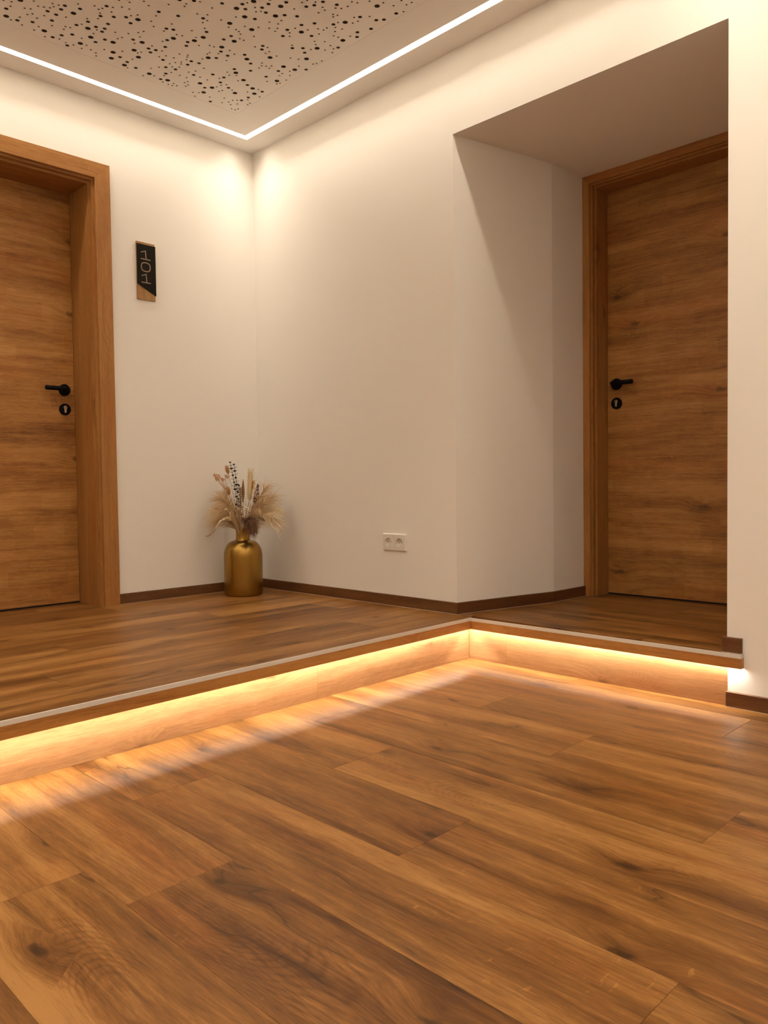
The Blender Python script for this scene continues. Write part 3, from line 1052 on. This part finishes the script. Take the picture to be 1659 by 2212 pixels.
bm = bmesh.new()
o1 = rrect(SX0, SX1, SZ_0, SZ_1, 0.004)
o2 = rrect(SX0 + 0.004, SX1 - 0.004, SZ_0 + 0.004, SZ_1 - 0.004, 0.003)
v = loop_strip(bm, [[(x, 0, z) for x, z in o1], [(x, -0.005, z) for x, z in o1], [(x, -0.0095, z) for x, z in o2]])
bm.faces.new(v[-1])
child(from_bm('cover_frame', bm, MAT_PLASTIC), sock)
for cx in SC:
    bm = bmesh.new()
    cz = 0.2992
    n = 40
    sq = []
    for i in range(n):
        a = 2 * math.pi * i / n
        c, s_ = math.cos(a), math.sin(a)
        k = 0.0268 / max(abs(c), abs(s_))
        k = min(k, 0.0335)
        sq.append((cx + k * c, cz + k * s_))
    circ = lambda r: [(cx + r * math.cos(2 * math.pi * i / n), cz + r * math.sin(2 * math.pi * i / n)) for i in range(n)]
    v = loop_strip(bm, [[(x, -0.0092, z) for x, z in sq], [(x, -0.0112, z) for x, z in sq], [(x, -0.0112, z) for x, z in circ(0.0205)],
                        [(x, -0.0108, z) for x, z in circ(0.0195)], [(x, -0.0008, z) for x, z in circ(0.0190)]])
    bm.faces.new(v[-1])
    ins = child(from_bm('socket_insert', bm, MAT_PLASTIC), sock)
    # the cover frame is solid behind, so the well is capped by a floor disc proud of it
    for dx in (-0.0095, 0.0095):
        bm = bmesh.new()
        ring = [(cx + dx + 0.0026 * math.cos(2 * math.pi * i / 12), cz + 0.0026 * math.sin(2 * math.pi * i / 12)) for i in range(12)]
        v = loop_strip(bm, [[(x, -0.0011, z) for x, z in ring], [(x, -0.0014, z) for x, z in ring]])
        bm.faces.new(v[-1])
        o = from_bm('pin_hole', bm, MAT_GAP)
        o.parent = ins
        o.matrix_parent_inverse = (Matrix.Translation(sock.location) @ Matrix.Translation(-Vector(sock.location))).inverted()
    for dz in (-1, 1):
        bm = bmesh.new()
        zz = cz + dz * 0.0172
        add_box(bm, cx - 0.003, cx + 0.003, -0.0085, -0.0008, min(zz, zz + dz * 0.0014), max(zz, zz + dz * 0.0014))
        o = from_bm('earth_clip', bm, MAT_NICKEL)
        o.parent = ins
# wells need an open face in the frame: cut it
fr = [o for o in sock.children if o.name.startswith('cover_frame')][0]
bm = bmesh.new()
loops = [[(x, 0, z) for x, z in o1], [(x, -0.005, z) for x, z in o1], [(x, -0.0095, z) for x, z in o2]]
v = loop_strip(bm, loops)
fv = [Vector((x, z)) for x, z in o2]
fe = [(i, (i + 1) % len(fv)) for i in range(len(fv))]
wells = []
for cx in SC:
    s0 = len(fv)
    for i in range(32):
        a = 2 * math.pi * i / 32
        fv.append(Vector((cx + 0.0205 * math.cos(a), 0.2992 + 0.0205 * math.sin(a))))
    fe += [(s0 + i, s0 + (i + 1) % 32) for i in range(32)]
    wells.append(range(s0, s0 + 32))
ov2, _, of2, vo2, _, _ = mgeo.delaunay_2d_cdt(fv, fe, [], 2, 1e-7)
src = [s_[0] for s_ in vo2]
nv = [bm.verts.new((q.x, -0.0095, q.y)) for q in ov2]
for f in of2:
    if any(all(src[i] in w for i in f) for w in wells): continue
    bm.faces.new([nv[i] for i in f])
bmesh.ops.remove_doubles(bm, verts=bm.verts, dist=1e-6)
bmesh.ops.recalc_face_normals(bm, faces=bm.faces)
bm.to_mesh(fr.data)
bm.free()

# ------------------------------------------------------------------ golden bottle vase
VC = Vector((0.192, -0.247, 0))
MAT_GOLD = NT('brushed_gold')
tcg = MAT_GOLD.n('ShaderNodeTexCoord')
gz = MAT_GOLD.noise(tcg.outputs['Object'], 40.0, 3.0)
gc = MAT_GOLD.mix(gz, (0.32, 0.19, 0.042), (0.38, 0.23, 0.055))
MAT_GOLD = MAT_GOLD.out(MAT_GOLD.bsdf(gc, 0.29, 1.0, 0.5))
prof = [(0.0, 0.0), (0.094, 0.0), (0.098, 0.003), (0.0995, 0.010), (0.1000, 0.06), (0.1005, 0.14), (0.1005, 0.200)]
for i in range(1, 13):
    a = math.radians(90 * i / 12)
    prof.append((0.0385 + 0.062 * math.cos(a) ** 0.9, 0.205 + 0.082 * math.sin(a)))
prof[-1] = (0.0405, 0.2875)
prof += [(0.0370, 0.292), (0.0355, 0.300), (0.0355, 0.338), (0.0385, 0.341), (0.0392, 0.344), (0.0392, 0.352), (0.0380, 0.354), (0.0345, 0.354), (0.0330, 0.350), (0.0330, 0.300), (0.060, 0.26), (0.095, 0.20), (0.095, 0.02), (0.0, 0.02)]
bm = bmesh.new()
lathe(bm, prof, 64)
bmesh.ops.remove_doubles(bm, verts=bm.verts, dist=1e-5)
vase = from_bm('vase', bm, MAT_GOLD, smooth=True)
vase.location = VC
tag(vase, 'golden bottle-shaped floor vase standing in the wall corner', 'vase')

# ------------------------------------------------------------------ dried flowers standing in the vase
ER = Vector((math.cos(YAW), math.sin(YAW), 0))
EF = Vector((math.sin(YAW), -math.cos(YAW), 0))


def loc(l, z, d=0.0): return VC + ER * l + EF * d + Vector((0, 0, z))


def px(u, v, d=0.0):
    """a point of the bouquet from its photo position, at the vase's own distance"""
    return loc((u - 527) * 0.00242, 0.353 + (1140 - v) * 0.00242, d)


GROUP = 'dried stems in the golden vase'
MAT_PAMPAS = plain('pampas_cream', (0.74, 0.57, 0.36), 0.9, 0, 0.1, 0.15, 60)
MAT_PAMPAS2 = plain('pampas_tan', (0.64, 0.45, 0.26), 0.9, 0, 0.1, 0.15, 60)
MAT_BROWN = plain('plume_brown', (0.17, 0.085, 0.05), 0.9, 0, 0.1, 0.3, 60)
MAT_EUC = plain('eucalyptus_dark', (0.025, 0.014, 0.012), 0.7, 0, 0.2, 0.3, 80)
MAT_BUNNY = plain('bunny_tail_tan', (0.42, 0.20, 0.06), 0.9, 0, 0.1, 0.15, 120)
MAT_UMBEL = plain('umbel_ochre', (0.50, 0.25, 0.09), 0.8, 0, 0.1, 0.2, 100)
MAT_CREAM = plain('reed_cream', (0.62, 0.48, 0.29), 0.9, 0, 0.1, 0.1, 90)
MAT_RED = plain('sorghum_red', (0.16, 0.035, 0.015), 0.7, 0, 0.2, 0.3, 120)
MAT_LEAF = plain('curled_leaf', (0.58, 0.44, 0.27), 0.8, 0, 0.1, 0.2, 50)
MAT_STEM = plain('dry_stem', (0.24, 0.13, 0.055), 0.8, 0, 0.1, 0.2, 60)
MAT_SPEAR = plain('spear_brown', (0.27, 0.13, 0.055), 0.8, 0, 0.1, 0.2, 60)
MAT_STRIPE = plain('seed_husk_dark', (0.05, 0.025, 0.018), 0.8)
MOUTH = 0.348
mouth_rng = random.Random(3)


def mouth_pt():
    a = mouth_rng.uniform(0, 6.28)
    r = mouth_rng.uniform(0.004, 0.02)
    return VC + Vector((r * math.cos(a), r * math.sin(a), 0.30))


def curve_pts(a, b, c, n=8):
    """quadratic bend from a through control b to c"""
    return [a.lerp(b, t).lerp(b.lerp(c, t), t) for t in (i / n for i in range(n + 1))]


def stem_part(root, pts, r=0.0012, mat=None):
    bm = bmesh.new()
    tube(bm, pts, r, 5)
    return child(from_bm('stem', bm, mat or MAT_STEM), root)


def clampwall(p):
    return Vector((max(p.x, 0.006), min(p.y, -0.006), p.z))


def new_plant(name, label):
    e = empty(name, VC + Vector((0, 0, 0.33)))
    tag(e, label, 'dried plant', GROUP)
    return e


def pampas(label, tip, bend=0.10, n=130, mat=None, flen=0.10, seed=0, start=0.15, droop=0.030, spread=0.95, base_w=0.0011):
    rg = random.Random(seed)
    e = new_plant('pampas_plume', label)
    a = mouth_pt()
    ctl = a.lerp(tip, 0.5) + Vector((0, 0, bend))
    pts = curve_pts(a, ctl, tip, 10)
    stem_part(e, pts[:9], 0.0011, MAT_PAMPAS2)
    bm = bmesh.new()
    for i in range(n):
        t = start + (1 - start) * rg.random() ** 0.8
        k = min(int(t * 10), 9)
        f = t * 10 - k
        p = pts[k].lerp(pts[k + 1], f)
        dr = (pts[k + 1] - pts[k]).normalized()
        rnd = Vector((rg.gauss(0, 1), rg.gauss(0, 1), rg.gauss(0, 1)))
        rnd -= dr * rnd.dot(dr)
        rnd.normalize()
        d = (dr + rnd * spread * rg.uniform(0.25, 1.0)).normalized()
        L = flen * rg.uniform(0.55, 1.15) * (1.1 - 0.45 * t)
        out = []
        for s in range(6):
            q = s / 5
            pp = p + d * (L * q) + Vector((0, 0, -droop * q * q * rg.uniform(0.8, 1.2)))
            out.append(clampwall(pp))
        tube(bm, out, [base_w, base_w, base_w * 0.9, base_w * 0.8, base_w * 0.6, base_w * 0.3], 3, cap=False)
    child(from_bm('plume', bm, mat or MAT_PAMPAS), e)
    return e


LEFT = [(476, 1100, 0.02, 0.06, 'cream pampas plume reaching farthest towards the numbered door'),
        (482, 1078, -0.01, 0.05, 'tan pampas plume leaning back under the ochre flower cluster'),
        (478, 1122, 0.05, 0.07, 'cream pampas plume sagging lowest on the numbered door side'),
        (492, 1066, 0.03, 0.03, 'steep tan pampas plume just below the ochre flower cluster'),
        (488, 1108, 0.09, 0.06, 'cream pampas plume leaning out above the long drooping leaf'),
        (500, 1092, 0.06, 0.03, 'short tan pampas plume around the golden bunny tail stalk')]
for i, (u, v, d, b, lab) in enumerate(LEFT):
    pampas(lab, px(u, v, d), b, 130, MAT_PAMPAS2 if i % 2 else MAT_PAMPAS, 0.135, 40 + i)
RIGHT = [(590, 1102, 0.02, 0.07, 'cream pampas plume reaching farthest along the socket wall'),
         (582, 1076, -0.02, 0.05, 'tan pampas plume leaning back behind the red sorghum'),
         (590, 1124, 0.05, 0.09, 'cream pampas plume sagging lowest on the socket wall side'),
         (570, 1056, 0.0, 0.03, 'steep tan pampas plume beside the red sorghum'),
         (580, 1112, 0.09, 0.07, 'cream pampas plume leaning out beside the dark brown plume'),
         (566, 1086, 0.05, 0.03, 'short tan pampas plume below the red sorghum')]
for i, (u, v, d, b, lab) in enumerate(RIGHT):
    pampas(lab, px(u + 8, v - 2, d), b, 130, MAT_PAMPAS2 if i % 2 else MAT_PAMPAS, 0.145, 60 + i)
pampas('dark brown bushy plume hanging over the vase rim', px(557, 1134, 0.13), 0.115, 480, MAT_BROWN, 0.072, 80, 0.3, 0.03, 1.3, 0.0014)
pampas('short taupe plume beside the dark brown plume', px(566, 1098, 0.07), 0.06, 220, MAT_PAMPAS2, 0.06, 81, 0.3, 0.03, 1.0, 0.0011)


def eucalyptus(label, tip, bend, seed, z_from=0.42):
    rg = random.Random(seed)
    e = new_plant('eucalyptus_sprig', label)
    a = mouth_pt()
    ctl = a.lerp(tip, 0.5) + bend
    pts = curve_pts(a, ctl, tip, 20)
    stem_part(e, pts, 0.0013, MAT_EUC)
    bm = bmesh.new()
    fine = curve_pts(a, ctl, tip, 60)
    k = 0
    for i, p in enumerate(fine):
        if p.z < z_from or i % 3: continue
        k += 1
        dr = (fine[min(i + 1, 60)] - fine[max(i - 1, 0)]).normalized()
        ang = k * 1.57 + rg.uniform(-0.3, 0.3)
        b1 = dr.cross(EF).normalized()
        b2 = dr.cross(b1)
        for sgn_ in (-1, 1):
            out = (b1 * math.cos(ang) + b2 * math.sin(ang)) * sgn_
            d = (out + dr * 0.55).normalized()
            L = 0.0215 * rg.uniform(0.8, 1.15) * (1.0 - 0.25 * i / 60)
            side = d.cross(dr).normalized()
            w = L * 0.34
            nrm = d.cross(side).normalized()
            q = [p, p + d * L * 0.35 + side * w, p + d * L * 0.75 + side * w * 0.8, p + d * L, p + d * L * 0.75 - side * w * 0.8, p + d * L * 0.35 - side * w]
            top = [bm.verts.new(x + nrm * 0.0005) for x in q]
            bot = [bm.verts.new(x - nrm * 0.0005) for x in q]
            bm.faces.new(top); bm.faces.new(bot[::-1])
            for m_ in range(6):
                n_ = (m_ + 1) % 6
                bm.faces.new((top[m_], bot[m_], bot[n_], top[n_]))
    child(from_bm('leaves', bm, MAT_EUC), e)


eucalyptus('tallest dark eucalyptus sprig with small paired leaves', px(503, 999, 0.0), Vector((0.01, 0.01, 0.03)), 5)
eucalyptus('slightly shorter dark eucalyptus sprig leaning on the tallest one', px(512, 1004, 0.015), Vector((0.012, 0.01, 0.02)), 6)
eucalyptus('short dark eucalyptus sprig low in the middle of the bouquet', px(523, 1050, 0.03), Vector((0.0, 0.0, 0.02)), 7, 0.38)


def bunny(label, c, hl, hw, tilt, seed, mat):
    rg = random.Random(seed)
    e = new_plant('bunny_tail', label)
    a = mouth_pt()
    ax = (Vector((0, 0, 1)) + ER * tilt).normalized()
    base = c - ax * hl
    stem_part(e, curve_pts(a, a.lerp(base, 0.6) + Vector((0, 0, 0.03)), base, 8), 0.0008)
    bm = bmesh.new()
    rot = ax.to_track_quat('Z', 'Y').to_matrix().to_4x4()
    ball(bm, c, 1.0, 3, (hw, hw, hl), rot)
    for v_ in bm.verts:
        v_.co += (v_.co - c).normalized() * rg.uniform(-0.0008, 0.0008)
    for i in range(150):
        th, ph = rg.uniform(0, 6.28), math.acos(rg.uniform(-1, 1))
        loc_ = Vector((hw * math.sin(ph) * math.cos(th), hw * math.sin(ph) * math.sin(th), hl * math.cos(ph)))
        p = c + rot.to_3x3() @ loc_
        d = (rot.to_3x3() @ Vector((loc_.x / hw, loc_.y / hw, 0.9))).normalized()
        tube(bm, [p, p + d * 0.004, p + d * 0.007], [0.0004, 0.0003, 0.0001], 3, cap=False)
    child(from_bm('seed_head', bm, mat), e)


bunny('tan bunny tail grass beside the tallest eucalyptus sprig', px(497, 1014.5, 0.01), 0.022, 0.0080, -0.25, 1, MAT_BUNNY)
bunny('golden bunny tail grass half hidden below the ochre flower cluster', px(502, 1060, 0.05), 0.022, 0.0085, -0.1, 2, MAT_BUNNY)
bunny('golden bunny tail grass standing right beside the cream reed', px(552, 1047, 0.0), 0.022, 0.0070, 0.15, 3, MAT_BUNNY)

# ochre flower cluster
e = new_plant('dried_umbel', 'airy ochre flower cluster on thin stalks above the pampas')
rg = random.Random(12)
hub = px(494, 1058, 0.02)
stem_part(e, curve_pts(mouth_pt(), hub - Vector((0, 0, 0.06)), hub, 8), 0.0010)
bs, bf = bmesh.new(), bmesh.new()
for i in range(26):
    t = px(rg.uniform(467, 503), 1029 + rg.uniform(-6, 7), rg.uniform(-0.02, 0.05))
    tube(bs, curve_pts(hub, hub.lerp(t, 0.6) + Vector((0, 0, -0.006)), t, 4), 0.0004, 3)
    for j in range(4):
        q = t + Vector((rg.gauss(0, 0.004), rg.gauss(0, 0.004), rg.gauss(0, 0.003)))
        ball(bf, q, rg.uniform(0.0018, 0.0034), 1)
        tube(bs, [t, q], 0.0003, 3)
child(from_bm('stalks', bs, MAT_UMBEL), e)
child(from_bm('florets', bf, MAT_UMBEL), e)

# cream reed
e = new_plant('cattail_reed', 'thick pale cream reed head rising in the middle')
a, t0, t1 = mouth_pt(), px(543, 1080, 0.0), px(546, 1013, -0.01)
stem_part(e, [a, a.lerp(t0, 0.5) + Vector((0, 0, 0.01)), t0], 0.0016)
bm = bmesh.new()
N = 12
tube(bm, [t0.lerp(t1, i / N) for i in range(N + 1)], [0.006, 0.010, 0.012, 0.0128, 0.0132, 0.0132, 0.013, 0.013, 0.0128, 0.0125, 0.012, 0.0095, 0.004], 14)
rg = random.Random(8)
for i in range(500):
    t = rg.random()
    c = t0.lerp(t1, t)
    th = rg.uniform(0, 6.28)
    d = ER * math.cos(th) + EF * math.sin(th)
    p = c + d * 0.0115
    q = p + (d * 0.6 + Vector((0, 0, 1))).normalized() * rg.uniform(0.006, 0.012)
    tube(bm, [p, q], [0.0004, 0.00012], 3, cap=False)
child(from_bm('reed_head', bm, MAT_CREAM), e)


def spear(label, base, tip, w, mat):
    e = new_plant('dried_spear_leaf', label)
    a = mouth_pt()
    stem_part(e, [a, a.lerp(base, 0.5), base], 0.0012)
    bm = bmesh.new()
    ax = (tip - base)
    ws = [0.25, 0.75, 1.0, 0.9, 0.55, 0.05]
    L, R, C, Bk = [], [], [], []
    for i, k in enumerate(ws):
        c = base + ax * (i / (len(ws) - 1))
        L.append(bm.verts.new(c - ER * w * k)); R.append(bm.verts.new(c + ER * w * k))
        C.append(bm.verts.new(c + EF * w * 0.5 * k)); Bk.append(bm.verts.new(c - EF * w * 0.25 * k))
    for i in range(len(ws) - 1):
        for A, B_ in ((L, C), (C, R), (R, Bk), (Bk, L)):
            bm.faces.new((A[i], B_[i], B_[i + 1], A[i + 1]))
    child(from_bm('blade', bm, mat), e)


spear('brown pointed spear leaf behind the striped seed head', px(529, 1085, 0.0), px(530, 1034, 0.0), 0.0085, MAT_SPEAR)
spear('slim pale spear leaf close to the cream reed', px(556, 1075, 0.02), px(554, 1040, 0.01), 0.005, MAT_CREAM)

# striped seed head
e = new_plant('striped_seed_head', 'banded seed head with pale and dark rings')
a, t0, t1 = mouth_pt(), px(532, 1094, 0.11), px(531, 1053, 0.10)
stem_part(e, [a, a.lerp(t0, 0.5), t0], 0.0014)
bm = bmesh.new()
tube(bm, [t0, t1], [0.005, 0.006], 10)
child(from_bm('core', bm, MAT_STRIPE), e)
bm = bmesh.new()
for i in range(11):
    c = t0.lerp(t1, (i + 0.5) / 11)
    k = 0.0088 * (0.65 + 0.35 * math.sin(math.pi * (i + 1.5) / 13))
    tube(bm, [c - Vector((0, 0, 0.0017)), c - Vector((0, 0, 0.0009)), c + Vector((0, 0, 0.0009)), c + Vector((0, 0, 0.0017))], [k * 0.8, k, k, k * 0.8], 12)
child(from_bm('husk_rings', bm, MAT_CREAM), e)

# red sorghum
e = new_plant('sorghum_head', 'dark red grainy sorghum head beside the cream reed')
a, t0, t1 = mouth_pt(), px(557, 1085, 0.04), px(564, 1046, 0.03)
stem_part(e, [a, a.lerp(t0, 0.5), t0], 0.0014)
bm = bmesh.new()
rg = random.Random(17)
for i in range(230):
    t = rg.random()
    c = t0.lerp(t1, t)
    wv = 0.0125 * math.sin(math.pi * min(1, 0.15 + 0.8 * t)) ** 0.7
    th, rr_ = rg.uniform(0, 6.28), wv * math.sqrt(rg.random())
    q = c + ER * rr_ * math.cos(th) + EF * rr_ * math.sin(th) + Vector((0, 0, rg.gauss(0, 0.002)))
    ball(bm, q, rg.uniform(0.0013, 0.0023), 1)
child(from_bm('grains', bm, MAT_RED), e)


# curled pale leaves spilling over the rim
def curled(label, pts, w, seed):
    rg = random.Random(seed)
    e = new_plant('curled_leaf', label)
    ctrl = [mouth_pt()] + pts
    sm = []
    for i in range(len(ctrl) - 1):
        p0 = ctrl[max(i - 1, 0)]; p1 = ctrl[i]; p2 = ctrl[i + 1]; p3 = ctrl[min(i + 2, len(ctrl) - 1)]
        for s in range(6):
            t = s / 6
            sm.append(0.5 * ((2 * p1) + (p2 - p0) * t + (2 * p0 - 5 * p1 + 4 * p2 - p3) * t * t + (3 * p1 - p0 - 3 * p2 + p3) * t ** 3))
    sm.append(ctrl[-1])
    bm = bmesh.new()
    n = len(sm)
    A, B_, C_ = [], [], []
    for i, p in enumerate(sm):
        d = (sm[min(i + 1, n - 1)] - sm[max(i - 1, 0)]).normalized()
        tw_ = 2.5 * i / n + rg.uniform(-0.3, 0.3)
        s1 = d.cross(EF).normalized()
        s2 = d.cross(s1)
        sd = s1 * math.cos(tw_) + s2 * math.sin(tw_)
        nn = d.cross(sd)
        k = w * (0.35 + 0.65 * math.sin(math.pi * min(1, (i + 1) / n * 0.97))) * rg.uniform(0.75, 1.2)
        A.append(bm.verts.new(p + sd * k)); B_.append(bm.verts.new(p + nn * k * 0.45)); C_.append(bm.verts.new(p - sd * k))
    for i in range(n - 1):
        for X_, Y_ in ((A, B_), (B_, C_), (C_, A)):
            bm.faces.new((X_[i], Y_[i], Y_[i + 1], X_[i + 1]))
    child(from_bm('leaf_blade', bm, MAT_LEAF), e)


curled('long pale curled leaf drooping low beside the vase neck', [px(512, 1118, 0.12), px(492, 1122, 0.15), px(480, 1140, 0.15), px(468, 1152, 0.15), px(459, 1153, 0.15)], 0.0075, 1)
curled('pale curled leaf arching up then hooking down in front', [px(516, 1112, 0.14), px(520, 1094, 0.15), px(514, 1104, 0.16), px(514, 1122, 0.16)], 0.0070, 2)
curled('pale curled leaf hooked over the dark brown plume', [px(532, 1108, 0.14), px(541, 1093, 0.16), px(552, 1096, 0.17), px(556, 1102, 0.17)], 0.0062, 3)
curled('small pale curled leaf in front of the dark brown plume', [px(530, 1102, 0.15), px(529, 1104, 0.16), px(526, 1114, 0.16)], 0.0045, 4)
curled('short pale twisted leaf pointing towards the numbered door', [px(508, 1102, 0.12), px(497, 1102, 0.15), px(490, 1106, 0.15)], 0.0065, 5)
curled('pale twisted leaf standing upright between the sprigs', [px(512, 1100, 0.12), px(514, 1085, 0.14), px(506, 1074, 0.14)], 0.0085, 6)
